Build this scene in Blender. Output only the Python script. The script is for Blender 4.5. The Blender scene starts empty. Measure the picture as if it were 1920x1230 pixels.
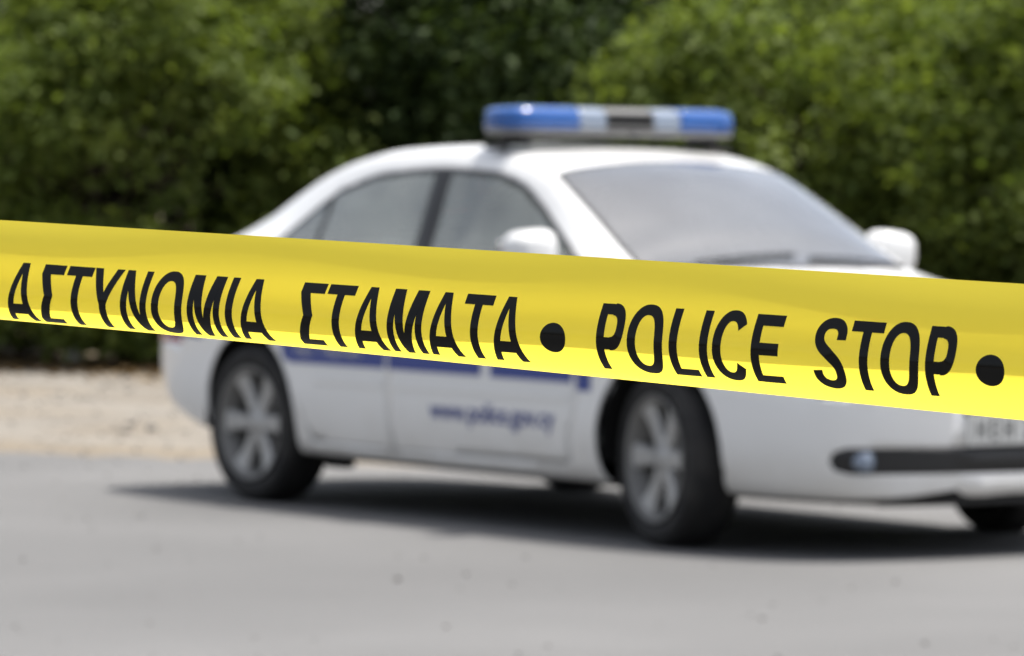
import bpy, bmesh, math, random
import numpy as np
from mathutils import Vector, Matrix, Quaternion
from mathutils.bvhtree import BVHTree

SC = bpy.context.scene
COL = SC.collection
R = math.radians

# ---------------------------------------------------------------- camera, world, sun, exposure
CAM_H, PITCH, ROLL = 1.30, R(1.77), R(-0.60)
cam_d = bpy.data.cameras.new("camera")
cam = bpy.data.objects.new("camera", cam_d)
COL.objects.link(cam)
SC.camera = cam
cam_d.sensor_fit = 'HORIZONTAL'
cam_d.sensor_width = 36.0
cam_d.lens = 8887.0 / 1920.0 * 36.0
cam_d.clip_start = 0.05
cam_d.clip_end = 3000.0
cam_d.dof.use_dof = True
cam_d.dof.focus_distance = 2.35
cam_d.dof.aperture_fstop = 24.0
r0, u0 = Vector((1, 0, 0)), Vector((0, math.sin(PITCH), math.cos(PITCH)))
cr, sr = math.cos(ROLL), math.sin(ROLL)
rx, uy = r0 * cr - u0 * sr, r0 * sr + u0 * cr
bz = rx.cross(uy)
m = Matrix((rx, uy, bz)).transposed().to_4x4()
m.translation = (0, 0, CAM_H)
cam.matrix_world = m

SUN_TO = Vector((0.255, 0.145, 0.956)).normalized()
world = bpy.data.worlds.new("World")
SC.world = world
world.use_nodes = True
wn = world.node_tree
bg = wn.nodes["Background"]
sky = wn.nodes.new("ShaderNodeTexSky")
sky.sky_type = 'NISHITA'
sky.sun_disc = False
sky.sun_elevation = math.asin(SUN_TO.z)
sky.sun_rotation = math.atan2(SUN_TO.x, SUN_TO.y)
sky.air_density, sky.dust_density, sky.ozone_density = 1.0, 4.0, 1.0
haze_sat = wn.nodes.new('ShaderNodeHueSaturation')      # hazy summer sky: paler than clear air
haze_sat.inputs['Saturation'].default_value = 0.45
wn.links.new(sky.outputs[0], haze_sat.inputs['Color'])
wn.links.new(haze_sat.outputs[0], bg.inputs[0])
bg.inputs[1].default_value = 0.15
sun_d = bpy.data.lights.new("sun", 'SUN')
sun_d.energy = 3.7
sun_d.angle = R(0.5)
sun_d.color = (1.0, 0.965, 0.90)
sun = bpy.data.objects.new("sun", sun_d)
COL.objects.link(sun)
sun.rotation_euler = (-SUN_TO).to_track_quat('-Z', 'Y').to_euler()
sun.location = (0, 0, 30)
vs = SC.view_settings
vs.view_transform = 'Standard'
vs.look = 'None'
vs.exposure = 0.58
vs.gamma = 1.0
vs.use_curve_mapping = False
cy = SC.cycles
cy.use_denoising = True
cy.max_bounces = 10
cy.transparent_max_bounces = 16
cy.sample_clamp_indirect = 6.0

# ---------------------------------------------------------------- helpers
MATS = {}


def mat(name, color=(.5, .5, .5), rough=.5, spec=.5, metal=0., coat=0., **kw):
    if name in MATS:
        return MATS[name]
    mt = bpy.data.materials.new(name)
    mt.use_nodes = True
    b = mt.node_tree.nodes["Principled BSDF"]
    b.inputs["Base Color"].default_value = (*color, 1)
    b.inputs["Roughness"].default_value = rough
    b.inputs["Metallic"].default_value = metal
    b.inputs["Specular IOR Level"].default_value = spec
    b.inputs["Coat Weight"].default_value = coat
    b.inputs["Coat Roughness"].default_value = .06
    MATS[name] = mt
    return mt


def nodes(mt):
    nt = mt.node_tree
    return nt, nt.nodes["Principled BSDF"], nt.nodes["Material Output"]


def noise_color(mt, c1, c2, scale, detail=6., lo=.35, hi=.65, coord='Object', bump=0., bump_scale=None, c3=None, scale3=1.):
    nt, b, out = nodes(mt)
    N = nt.nodes.new
    tc = N("ShaderNodeTexCoord")
    n = N("ShaderNodeTexNoise")
    n.inputs["Scale"].default_value = scale
    n.inputs["Detail"].default_value = detail
    nt.links.new(tc.outputs[coord], n.inputs["Vector"])
    rp = N("ShaderNodeValToRGB")
    rp.color_ramp.elements[0].position, rp.color_ramp.elements[1].position = lo, hi
    rp.color_ramp.elements[0].color = (*c1, 1)
    rp.color_ramp.elements[1].color = (*c2, 1)
    nt.links.new(n.outputs[0], rp.inputs[0])
    last = rp.outputs[0]
    if c3 is not None:
        n3 = N("ShaderNodeTexNoise")
        n3.inputs["Scale"].default_value = scale3
        n3.inputs["Detail"].default_value = 4.
        nt.links.new(tc.outputs[coord], n3.inputs["Vector"])
        r3 = N("ShaderNodeValToRGB")
        r3.color_ramp.elements[0].position, r3.color_ramp.elements[1].position = .45, .7
        nt.links.new(n3.outputs[0], r3.inputs[0])
        mx = N("ShaderNodeMixRGB")
        nt.links.new(r3.outputs[0], mx.inputs[0])
        nt.links.new(last, mx.inputs[1])
        mx.inputs[2].default_value = (*c3, 1)
        last = mx.outputs[0]
    nt.links.new(last, b.inputs["Base Color"])
    if bump:
        n2 = N("ShaderNodeTexNoise")
        n2.inputs["Scale"].default_value = bump_scale or scale * 8
        n2.inputs["Detail"].default_value = 5.
        nt.links.new(tc.outputs[coord], n2.inputs["Vector"])
        bp = N("ShaderNodeBump")
        bp.inputs["Strength"].default_value = bump
        bp.inputs["Distance"].default_value = .02
        nt.links.new(n2.outputs[0], bp.inputs["Height"])
        nt.links.new(bp.outputs[0], b.inputs["Normal"])
    return mt


def link(name, me, parent=None, mats=(), smooth=False):
    o = bpy.data.objects.new(name, me)
    COL.objects.link(o)
    if parent is not None:
        o.parent = parent
    for k in mats:
        me.materials.append(k)
    if smooth and len(me.polygons):
        me.polygons.foreach_set("use_smooth", [True] * len(me.polygons))
    return o


def mesh_obj(name, verts, faces, parent=None, mats=(), smooth=False):
    me = bpy.data.meshes.new(name)
    me.from_pydata([tuple(map(float, v)) for v in verts], [], faces)
    me.update()
    return link(name, me, parent, mats, smooth)


def bm_obj(name, bm, parent=None, mats=(), smooth=False, recalc=False):
    if recalc:
        bmesh.ops.recalc_face_normals(bm, faces=bm.faces)
    me = bpy.data.meshes.new(name)
    bm.to_mesh(me)
    bm.free()
    return link(name, me, parent, mats, smooth)


def tag(o, label=None, cat=None, group=None, kind=None):
    if label: o["label"] = label
    if cat: o["category"] = cat
    if group: o["group"] = group
    if kind: o["kind"] = kind
    return o


def empty(name, loc=(0, 0, 0), rz=0.):
    o = bpy.data.objects.new(name, None)
    o.empty_display_size = .2
    o.location = loc
    o.rotation_euler = (0, 0, rz)
    COL.objects.link(o)
    return o


def bevel_mod(o, w, seg=3):
    b = o.modifiers.new("bevel", 'BEVEL')
    b.width = w
    b.segments = seg
    b.limit_method = 'ANGLE'
    b.angle_limit = R(35)
    return o


def add_box(bm, c, s, rot=None):
    mm = Matrix.Translation(c)
    if rot is not None:
        mm = mm @ rot.to_4x4()
    mm = mm @ Matrix.Diagonal((*s, 1))
    bmesh.ops.create_cube(bm, size=1, matrix=mm)


def tube(bm, pts, radii, seg=8, cap=True):
    rings = []
    n = len(pts)
    for i, p in enumerate(pts):
        p = Vector(p)
        d = Vector(pts[min(i + 1, n - 1)]) - Vector(pts[max(i - 1, 0)])
        d.normalize()
        a = d.cross(Vector((0, 0, 1)) if abs(d.z) < .9 else Vector((1, 0, 0))).normalized()
        b = d.cross(a)
        r = radii[i] if hasattr(radii, '__len__') else radii
        rings.append([bm.verts.new(p + (a * math.cos(t) + b * math.sin(t)) * r)
                      for t in [2 * math.pi * k / seg for k in range(seg)]])
    for i in range(n - 1):
        for k in range(seg):
            bm.faces.new((rings[i][k], rings[i][(k + 1) % seg], rings[i + 1][(k + 1) % seg], rings[i + 1][k]))
    if cap:
        bm.faces.new(rings[0][::-1])
        bm.faces.new(rings[-1])


def lathe(bm, prof, seg=48, axis='Y', closed=False):
    """prof: (radius, along axis)"""
    rings = []
    for (r, a) in prof:
        ring = []
        for k in range(seg):
            t = 2 * math.pi * k / seg
            ring.append(bm.verts.new((r * math.cos(t), a, r * math.sin(t)) if axis == 'Y' else (r * math.cos(t), r * math.sin(t), a)))
        rings.append(ring)
    n = len(rings)
    for i in range(n if closed else n - 1):
        A, B = rings[i], rings[(i + 1) % n]
        for k in range(seg):
            bm.faces.new((A[k], A[(k + 1) % seg], B[(k + 1) % seg], B[k]))
    return rings


def pchip(xs, ys, q):
    xs, ys, q = np.asarray(xs, float), np.asarray(ys, float), np.asarray(q, float)
    h = np.diff(xs)
    d = np.diff(ys) / h
    mm = np.zeros_like(ys)
    mm[0], mm[-1] = d[0], d[-1]
    for i in range(1, len(xs) - 1):
        if d[i - 1] * d[i] > 0:
            w1, w2 = 2 * h[i] + h[i - 1], h[i] + 2 * h[i - 1]
            mm[i] = (w1 + w2) / (w1 / d[i - 1] + w2 / d[i])
    i = np.clip(np.searchsorted(xs, q) - 1, 0, len(xs) - 2)
    t = np.clip((q - xs[i]) / h[i], 0, 1)
    return ((2 * t**3 - 3 * t**2 + 1) * ys[i] + (t**3 - 2 * t**2 + t) * h[i] * mm[i]
            + (-2 * t**3 + 3 * t**2) * ys[i + 1] + (t**3 - t**2) * h[i] * mm[i + 1])


def clip_half(poly, p, n):
    """keep the side of a 2D polygon where (q-p).n <= 0"""
    out = []
    k = len(poly)
    for i in range(k):
        a, b = poly[i], poly[(i + 1) % k]
        da = (a[0] - p[0]) * n[0] + (a[1] - p[1]) * n[1]
        db = (b[0] - p[0]) * n[0] + (b[1] - p[1]) * n[1]
        if da <= 0:
            out.append(a)
        if da * db < 0:
            t = da / (da - db)
            out.append((a[0] + (b[0] - a[0]) * t, a[1] + (b[1] - a[1]) * t))
    return out


def area2(poly):
    return sum(poly[i][0] * poly[(i + 1) % len(poly)][1] - poly[(i + 1) % len(poly)][0] * poly[i][1] for i in range(len(poly)))


def edge_planes(poly):
    if area2(poly) < 0:
        poly = poly[::-1]
    res = []
    for i in range(len(poly)):
        a, b = poly[i], poly[(i + 1) % len(poly)]
        dx, dy = b[0] - a[0], b[1] - a[1]
        l = math.hypot(dx, dy)
        if l > 1e-6:
            res.append((a, (dy / l, -dx / l)))
    return res


def inset(poly, d):
    out = list(poly)
    for (p, n) in edge_planes(poly):
        out = clip_half(out, (p[0] - n[0] * d, p[1] - n[1] * d), n)
    return out


# ---------------------------------------------------------------- materials
paint = mat("white_car_paint", (.80, .80, .795), .24, .5, coat=.5)
nt, b, _o = nodes(paint)
tc = nt.nodes.new("ShaderNodeTexCoord")
sep = nt.nodes.new("ShaderNodeSeparateXYZ")
nt.links.new(tc.outputs["Object"], sep.inputs[0])
mr = nt.nodes.new("ShaderNodeMapRange")
mr.inputs[1].default_value, mr.inputs[2].default_value = .50, .16
nt.links.new(sep.outputs[2], mr.inputs[0])
ns = nt.nodes.new("ShaderNodeTexNoise")
ns.inputs["Scale"].default_value = 5
ns.inputs["Detail"].default_value = 7
nt.links.new(tc.outputs["Object"], ns.inputs["Vector"])
ml = nt.nodes.new("ShaderNodeMath")
ml.operation = 'MULTIPLY'
nt.links.new(mr.outputs[0], ml.inputs[0])
nt.links.new(ns.outputs[0], ml.inputs[1])
mx = nt.nodes.new("ShaderNodeMixRGB")
mx.inputs[1].default_value = (.80, .80, .795, 1)
mx.inputs[2].default_value = (.50, .47, .42, 1)
nt.links.new(ml.outputs[0], mx.inputs[0])
nt.links.new(mx.outputs[0], b.inputs["Base Color"])

inner = mat("car_interior_grey", (.055, .057, .06), .8, .2)
black = mat("black_plastic", (.012, .012, .013), .45)
under = mat("underbody_black", (.015, .015, .015), .9, .1)
rubber = mat("tyre_rubber", (.018, .018, .019), .75, .3)
noise_color(rubber, (.014, .014, .015), (.03, .029, .028), 9., coord='Object')
alloy = mat("wheel_alloy", (.43, .425, .415), .42, .5, metal=.3)
barrel = mat("dark_rim", (.19, .187, .18), .6, .4, metal=.3)  # rim in a darker grey than hub and spokes
chrome = mat("chrome", (.7, .7, .72), .15, .5, metal=1.)
blue = mat("police_blue_vinyl", (.028, .055, .26), .3, .5)
white_vinyl = mat("white_vinyl", (.5, .5, .54), .4)
plate_m = mat("plate_white", (.62, .62, .60), .5)
grey_al = mat("light_bar_housing", (.23, .225, .22), .35, .5)
lamp_clear = mat("clear_lamp", (.22, .27, .35), .15, .6, coat=.5)
lamp_red = mat("red_lamp", (.35, .01, .01), .15, .6, coat=.5)
lens_blue = mat("blue_lens", (.022, .098, .34), .18, .4, coat=.3)
seat_m = mat("seat_fabric", (.05, .05, .055), .9, .1)


def glass(name, tint, veil=0., ior=1.55, k=1.85, veil_c=(.62, .60, .57)):
    mt = bpy.data.materials.new(name)
    mt.use_nodes = True
    nt = mt.node_tree
    nt.nodes.remove(nt.nodes["Principled BSDF"])
    out = nt.nodes["Material Output"]
    tr = nt.nodes.new("ShaderNodeBsdfTransparent")
    tr.inputs[0].default_value = (*tint, 1)
    gl = nt.nodes.new("ShaderNodeBsdfGlossy")
    gl.inputs["Roughness"].default_value = .03
    gl.inputs["Color"].default_value = (.95, .97, 1., 1)
    fr = nt.nodes.new("ShaderNodeFresnel")
    fr.inputs[0].default_value = ior
    m2 = nt.nodes.new("ShaderNodeMath")
    m2.operation = 'MULTIPLY'
    m2.use_clamp = True
    m2.inputs[1].default_value = k        # both faces of the pane
    nt.links.new(fr.outputs[0], m2.inputs[0])
    base = tr.outputs[0]
    if veil:  # pale diffuse layer over the clear pane, varied by noise
        df = nt.nodes.new("ShaderNodeBsdfDiffuse")
        df.inputs[0].default_value = (*veil_c, 1)
        nz = nt.nodes.new("ShaderNodeTexNoise")
        nz.inputs["Scale"].default_value = 2.2
        nz.inputs["Detail"].default_value = 5
        tcx = nt.nodes.new("ShaderNodeTexCoord")
        nt.links.new(tcx.outputs["Object"], nz.inputs["Vector"])
        mm_ = nt.nodes.new("ShaderNodeMath")
        mm_.operation = 'MULTIPLY'
        mm_.inputs[1].default_value = veil * 2
        nt.links.new(nz.outputs[0], mm_.inputs[0])
        mix0 = nt.nodes.new("ShaderNodeMixShader")
        nt.links.new(mm_.outputs[0], mix0.inputs[0])
        nt.links.new(tr.outputs[0], mix0.inputs[1])
        nt.links.new(df.outputs[0], mix0.inputs[2])
        base = mix0.outputs[0]
    mix = nt.nodes.new("ShaderNodeMixShader")
    nt.links.new(m2.outputs[0], mix.inputs[0])
    nt.links.new(base, mix.inputs[1])
    nt.links.new(gl.outputs[0], mix.inputs[2])
    nt.links.new(mix.outputs[0], out.inputs[0])
    return mt


side_glass = glass("side_glass", (.66, .74, .68), .31, veil_c=(.58, .61, .53))
front_glass = glass("windscreen_glass", (.66, .70, .72), .12, 1.7, 1.65, (.60, .63, .66))

# ---------------------------------------------------------------- ground, road, verge
SL = -0.46                                   # the verge and the hedge run at this slope across the view


def verge_y(x): return 22.25 + SL * (x + 2.41)
def hedge_y(x): return 33.2 + SL * (x + 3.6)


earth = mat("dry_earth", rough=1., spec=.1)
noise_color(earth, (.15, .115, .075), (.30, .25, .19), 1.2, coord='Object', bump=.6, bump_scale=9., c3=(.085, .062, .035), scale3=.5)
asphalt = mat("worn_asphalt", rough=.85, spec=.3)
noise_color(asphalt, (.142, .141, .140), (.186, .184, .183), .35, detail=9., lo=.3, hi=.7, coord='Object', bump=.5, bump_scale=140., c3=(.128, .127, .126), scale3=.25)
gravel = mat("pale_verge", rough=1., spec=.1)
noise_color(gravel, (.195, .176, .152), (.262, .243, .214), 1.6, detail=10., lo=.3, hi=.7, coord='Object', bump=.8, bump_scale=30., c3=(.215, .178, .132), scale3=.6)


def sheet(name, fn0, fn1, x0, x1, z, m_, n=60, jit=0., seed=1):
    rnd = random.Random(seed)
    vs_, fs = [], []
    for i in range(n + 1):
        x = x0 + (x1 - x0) * i / n
        j = (rnd.random() - .5) * jit
        vs_ += [(x, fn0(x) + j, z), (x, fn1(x), z)]
    for i in range(n):
        fs.append((2 * i, 2 * i + 2, 2 * i + 3, 2 * i + 1))
    o = mesh_obj(name, vs_, fs, None, [m_])
    o["kind"] = "structure"
    return o


g = mesh_obj("ground", [(-900, -900, -.012), (900, -900, -.012), (900, 900, -.012), (-900, 900, -.012)], [(0, 1, 2, 3)], None, [earth])
g["kind"] = "structure"
sheet("verge", lambda x: verge_y(x) - .4, lambda x: hedge_y(x) - 1.3, -60, 40, -.006, gravel, 400, .0, 3)
sheet("road", lambda x: -12.5, lambda x: verge_y(x), -60, 40, 0., asphalt, 10)
# ragged asphalt edge pieces make the road edge uneven
rnd = random.Random(5)
vv_, ff_ = [], []
xx = -12.
while xx < 8:
    w_ = rnd.uniform(.3, .9)
    d_ = rnd.uniform(.03, .22)
    k = len(vv_)
    vv_ += [(xx, verge_y(xx) - .05, -.002), (xx + w_, verge_y(xx + w_) - .05, -.002),
            (xx + w_ * .8, verge_y(xx + w_ * .8) + d_ * .7, -.002), (xx + w_ * .3, verge_y(xx + w_ * .3) + d_, -.002)]
    ff_.append((k, k + 1, k + 2, k + 3))
    xx += w_ * .9
o = mesh_obj("road_edge", vv_, ff_, None, [asphalt])
o["kind"] = "structure"

# pebbles on the verge
peb = mat("pebble_stone", rough=.95, spec=.2)
noise_color(peb, (.19, .175, .155), (.30, .28, .25), 3., coord='Object')
rs = np.random.RandomState(11)
bm0 = bmesh.new()
bmesh.ops.create_icosphere(bm0, subdivisions=1, radius=1)
bv = np.array([v.co[:] for v in bm0.verts])
bf = np.array([[v.index for v in f.verts] for f in bm0.faces])
bm0.free()
NP = 2600
px = rs.uniform(-9, 9, NP)
py = np.array([verge_y(x) for x in px]) + rs.uniform(.05, 9.6, NP)
sz = rs.uniform(.006, .02, NP) * (1 + (rs.rand(NP) < .04) * 1.2)
V = []
for i in range(NP):
    s = sz[i] * np.array([1, rs.uniform(.7, 1.2), rs.uniform(.45, .8)])
    a = rs.uniform(0, 6.28)
    c, s_ = math.cos(a), math.sin(a)
    q = bv * s * (1 + rs.uniform(-.15, .15, (len(bv), 1)))
    V.append(np.stack([q[:, 0] * c - q[:, 1] * s_ + px[i], q[:, 0] * s_ + q[:, 1] * c + py[i], q[:, 2] + sz[i] * .3 - .006], 1))
V = np.concatenate(V)
F = np.concatenate([bf + len(bv) * i for i in range(NP)])
o = mesh_obj("gravel", V, F.tolist(), None, [peb])
tag(o, "loose pale pebbles scattered over the verge behind the car", "gravel", kind="stuff")

# grit and small dark bits lying on the road
NG = 420
gx = rs.uniform(-6, 6, NG)
gy = rs.uniform(11.5, 22.5, NG)
V, F = [], []
for i in range(NG):
    s_ = rs.uniform(.003, .009) * (1.6 if rs.rand() < .04 else 1)
    V.append(bv * np.array([s_, s_ * rs.uniform(.6, 1.3), s_ * .6]) + np.array([gx[i], gy[i], s_ * .35]))
    F.append(bf + len(bv) * i)
o = mesh_obj("road_grit", np.concatenate(V), np.concatenate(F).tolist(), None, [mat("grit", (.07, .065, .06), .9, .2)])
tag(o, "small dark bits of grit scattered on the grey road", "grit", kind="stuff")

# ---------------------------------------------------------------- police tape
TP0 = np.array([-0.00588, 2.35644, 1.23344])
TAZ, TEL = R(33.892), R(-2.0569)
TTL = np.radians([10., 20., 31.40, 15.48, -35.24, -78.03, -111.11])
TTR = np.radians([10., 16., 25.95, 12.38, -26.93, -46.09, -56.70])
TW = .075
KN = np.linspace(0, 1, 7)
T_ = np.array([math.cos(TEL) * math.cos(TAZ), -math.cos(TEL) * math.sin(TAZ), math.sin(TEL)])
N_ = np.array([-math.sin(TAZ), -math.cos(TAZ), 0.])
D_ = np.cross(T_, N_)
D_ /= np.linalg.norm(D_)
if D_[2] > 0:
    D_ = -D_
VV = np.linspace(0, 1, 121)


PROF = {}


def tape_prof(u):
    k = round(u, 5)
    if k not in PROF:
        PROF[k] = tape_prof0(u)
    return PROF[k]


def tape_prof0(u):
    s = min(max((u + .35) / .7, -.3), 1.3)
    if u < -.5 or u > .45:                     # away from the lens the tape relaxes slowly
        e = min(1., (-.5 - u if u < -.5 else u - .45) / 1.2)
        e = e * e * (3 - 2 * e)
        th = ((1 - s) * TTL + s * TTR) * (1 - e) + e * np.radians([24, 20, 14, 4, -8, -16, -22])
    else:
        th = (1 - s) * TTL + s * TTR
    T = pchip(KN, th, VV)
    a = np.concatenate([[0], np.cumsum((np.sin(T[1:]) + np.sin(T[:-1])) / 2)]) / 120 * TW
    b = np.concatenate([[0], np.cumsum((np.cos(T[1:]) + np.cos(T[:-1])) / 2)]) / 120 * TW
    return a - np.interp(.45, VV, a), b - np.interp(.45, VV, b), T


def tape_pt(u, v, off=0.):
    a, b, T = tape_prof(u)
    A, B, th = np.interp(v, VV, a), np.interp(v, VV, b), np.interp(v, VV, T)
    A += off * math.cos(th)
    B -= off * math.sin(th)
    # a trace of unevenness in the film
    w = .0006 * math.sin(u * 9.1 + v * 3.) + .0004 * math.sin(u * 23. + 1.3 - v * 5.)
    return TP0 + T_ * u + N_ * (A + w) + D_ * B


tape_m = bpy.data.materials.new("yellow_tape_film")
tape_m.use_nodes = True
nt, b, out = nodes(tape_m)
b.inputs["Base Color"].default_value = (.97, .80, .06, 1)
b.inputs["Roughness"].default_value = .13
b.inputs["Specular IOR Level"].default_value = .5
tl = nt.nodes.new("ShaderNodeBsdfTranslucent")
tl.inputs[0].default_value = (.98, .80, .075, 1)
mix = nt.nodes.new("ShaderNodeMixShader")
mix.inputs[0].default_value = .60
nt.links.new(b.outputs[0], mix.inputs[1])
nt.links.new(tl.outputs[0], mix.inputs[2])
nt.links.new(mix.outputs[0], out.inputs[0])
tcx = nt.nodes.new("ShaderNodeTexCoord")
mp = nt.nodes.new("ShaderNodeMapping")
mp.inputs["Scale"].default_value = (6, 6, 60)
nt.links.new(tcx.outputs["Object"], mp.inputs["Vector"])
nz = nt.nodes.new("ShaderNodeTexNoise")
nz.inputs["Scale"].default_value = 1.0
nz.inputs["Detail"].default_value = 4
nt.links.new(mp.outputs[0], nz.inputs["Vector"])
bp = nt.nodes.new("ShaderNodeBump")
bp.inputs["Strength"].default_value = .22
bp.inputs["Distance"].default_value = .002
nt.links.new(nz.outputs[0], bp.inputs["Height"])
nt.links.new(bp.outputs[0], b.inputs["Normal"])
n2 = nt.nodes.new("ShaderNodeTexNoise")
n2.inputs["Scale"].default_value = 14
n2.inputs["Detail"].default_value = 6
nt.links.new(tcx.outputs["Object"], n2.inputs["Vector"])
rp = nt.nodes.new("ShaderNodeValToRGB")
rp.color_ramp.elements[0].position, rp.color_ramp.elements[1].position = .3, .6
rp.color_ramp.elements[0].color = (.93, .765, .058, 1)
rp.color_ramp.elements[1].color = (.97, .80, .06, 1)
nt.links.new(n2.outputs[0], rp.inputs[0])
nt.links.new(rp.outputs[0], b.inputs["Base Color"])
ink = mat("black_ink", (.005, .005, .0045), .13, .22)

U0, U1 = -2.6, 1.9
us = list(np.arange(U0, -.5, .02)) + list(np.arange(-.5, .46, .006)) + list(np.arange(.46, U1 + .001, .02))
nv = 48
tv, tf = [], []
for u in us:
    for k in range(nv + 1):
        tv.append(tape_pt(u, k / nv))
for i in range(len(us) - 1):
    for k in range(nv):
        q = i * (nv + 1) + k
        tf.append((q, q + 1, q + nv + 2, q + nv + 1))
tape = mesh_obj("barrier_tape", tv, tf, None, [tape_m], True)
tag(tape, "yellow plastic police tape with black Greek and English lettering across the foreground", "police tape")

# --- letters: strips of (left, right) points; x in mm, t from 0 (top) to 1 (foot)
LH, VT, UK, UO = .48587, .31039, 1.135, -1.8


def quad(a, b_, c, d, n=14):
    L = [(a[0] + (d[0] - a[0]) * i / n, a[1] + (d[1] - a[1]) * i / n) for i in range(n + 1)]
    Rr = [(b_[0] + (c[0] - b_[0]) * i / n, b_[1] + (c[1] - b_[1]) * i / n) for i in range(n + 1)]
    return (L, Rr)


def rect(x0, t0, x1, t1):
    return quad((x0, t0), (x1, t0), (x1, t1), (x0, t1), max(3, int((t1 - t0) * 18)))


def sup(cx, ct, ax, at, a, n=2.35):
    c, s = math.cos(a), math.sin(a)
    return (cx + ax * math.copysign(abs(c) ** (2 / n), c), ct + at * math.copysign(abs(s) ** (2 / n), s))


def ring(cx, ct, ax, at, bx, bt, a0, a1, n=48):
    O_ = [sup(cx, ct, ax, at, a0 + (a1 - a0) * i / n) for i in range(n + 1)]
    I_ = [sup(cx, ct, bx, bt, a0 + (a1 - a0) * i / n) for i in range(n + 1)]
    return (O_, I_)


def catmull(P, per=8):
    P = [np.array(p, float) for p in P]
    P = [2 * P[0] - P[1]] + P + [2 * P[-1] - P[-2]]
    res = []
    for i in range(1, len(P) - 2):
        for k in range(per):
            t = k / per
            res.append(.5 * (2 * P[i] + (P[i + 1] - P[i - 1]) * t + (2 * P[i - 1] - 5 * P[i] + 4 * P[i + 1] - P[i + 2]) * t * t
                             + (3 * P[i] - P[i - 1] - 3 * P[i + 1] + P[i + 2]) * t**3))
    res.append(P[-2])
    return res


def path(P, wv, wh):
    H = 31.84
    C = catmull([(x, t * H) for x, t in P])
    L, Rr = [], []
    for i, c in enumerate(C):
        d = C[min(i + 1, len(C) - 1)] - C[max(i - 1, 0)]
        d = d / np.linalg.norm(d)
        nn = np.array([-d[1], d[0]])
        w = math.hypot(wv * d[1], wh * d[0]) / 2
        L.append(((c + nn * w)[0], (c + nn * w)[1] / H))
        Rr.append(((c - nn * w)[0], (c - nn * w)[1] / H))
    return (L, Rr)


S_ = 3.5
def gl_A(w=17.):
    c = .485 * w
    return [quad((c - 1.9, 0), (c + .7, 0), (3.0, 1), (0, 1)), quad((c - .8, 0), (c + 1.9, 0), (w, 1), (w - 3.5, 1)), quad((c - 1.9 - (c - 1.9) * .64 + 1.2, .64), (w - (w - c - 1.9) * .36 - 1.2, .64), (w - (w - c - 1.9) * .18 - 1.2, .82), ((c - 1.9) * .18 + 1.2, .82), 4)]
GL = {
    'A': (17.0, gl_A()),
    'SIG': (12.6, [rect(0, 0, 12.6, .16), quad((0, .155), (4.7, .155), (8.9, .485), (4.4, .485)), quad((4.4, .485), (8.9, .485), (4.7, .87), (0, .87)), rect(0, .865, 12.6, 1)]),
    'T': (14.7, [rect(0, 0, 14.7, .155), rect(5.6, .15, 9.1, 1)]),
    'Y': (17.0, [quad((0, 0), (4.1, 0), (10.3, .56), (6.8, .56)), quad((13.2, 0), (17, 0), (10.3, .56), (6.8, .56)), rect(6.8, .555, 10.3, 1)]),
    'N': (14.8, [rect(0, 0, 3.2, 1), rect(11.6, 0, 14.8, 1), quad((.4, 0), (3.9, 0), (14.4, 1), (10.9, 1))]),
    'O': (17.4, [ring(8.7, .495, 8.7, .515, 5.05, .375, 0, 2 * math.pi, 64)]),
    'M': (18.2, [rect(0, 0, 3.0, 1), rect(15.2, 0, 18.2, 1), quad((1.2, 0), (5.6, 0), (10.6, 1), (7.6, 1)), quad((12.6, 0), (17.0, 0), (10.6, 1), (7.6, 1))]),
    'I': (3.5, [rect(0, 0, 3.5, 1)]),
    'P': (13.2, [rect(0, 0, 3.4, 1), rect(3.35, 0, 6.6, .16), rect(3.35, .48, 6.6, .645), ring(6.55, .3225, 6.65, .3225, 3.3, .1625, -math.pi / 2, math.pi / 2, 24)]),
    'L': (12.2, [rect(0, 0, S_, 1), rect(3.4, .865, 12.2, 1)]),
    'C': (15.6, [ring(8.0, .495, 8.0, .515, 4.35, .375, math.pi * .165, math.pi * 1.80, 52)]),
    'E': (13.4, [rect(0, 0, S_, 1), rect(3.4, 0, 13.4, .165), rect(3.4, .40, 12.7, .565), rect(3.4, .865, 13.4, 1)]),
    'S': (14.5, [path([(12.4, .29), (12.2, .17), (10.3, .085), (7.2, .06), (4.0, .09), (2.1, .18), (2.1, .30), (3.8, .395), (7.3, .49), (10.8, .59), (12.4, .69), (12.4, .82), (10.5, .91), (7.4, .938), (4.0, .90), (2.1, .81), (1.75, .71)], 3.7, 4.4)]),
    'DOT': (13.4, None),
}
LAY = [('A', -279.8), ('SIG', -259.8), ('T', -244.9), ('Y', -229.2), ('N', -209.8), ('O', -191.4), ('M', -170.3), ('I', -148.1), ('A', -141.6), None,
       ('SIG', -107.9), ('T', -93.3), ('A', -77.3), ('M', -57.5), ('A', -36.8), ('T', -18.3), ('A', -2.6), None,
       ('DOT', 23.9), None, ('P', 53.4), ('O', 69.2), ('L', 90.5), ('I', 105.7), ('C', 112.2), ('E', 131.3), None,
       ('S', 161.4), ('T', 178.0), ('O', 193.7), ('P', 214.8), None, ('DOT', 238.1), None]
PERIOD = 547.4


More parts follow.
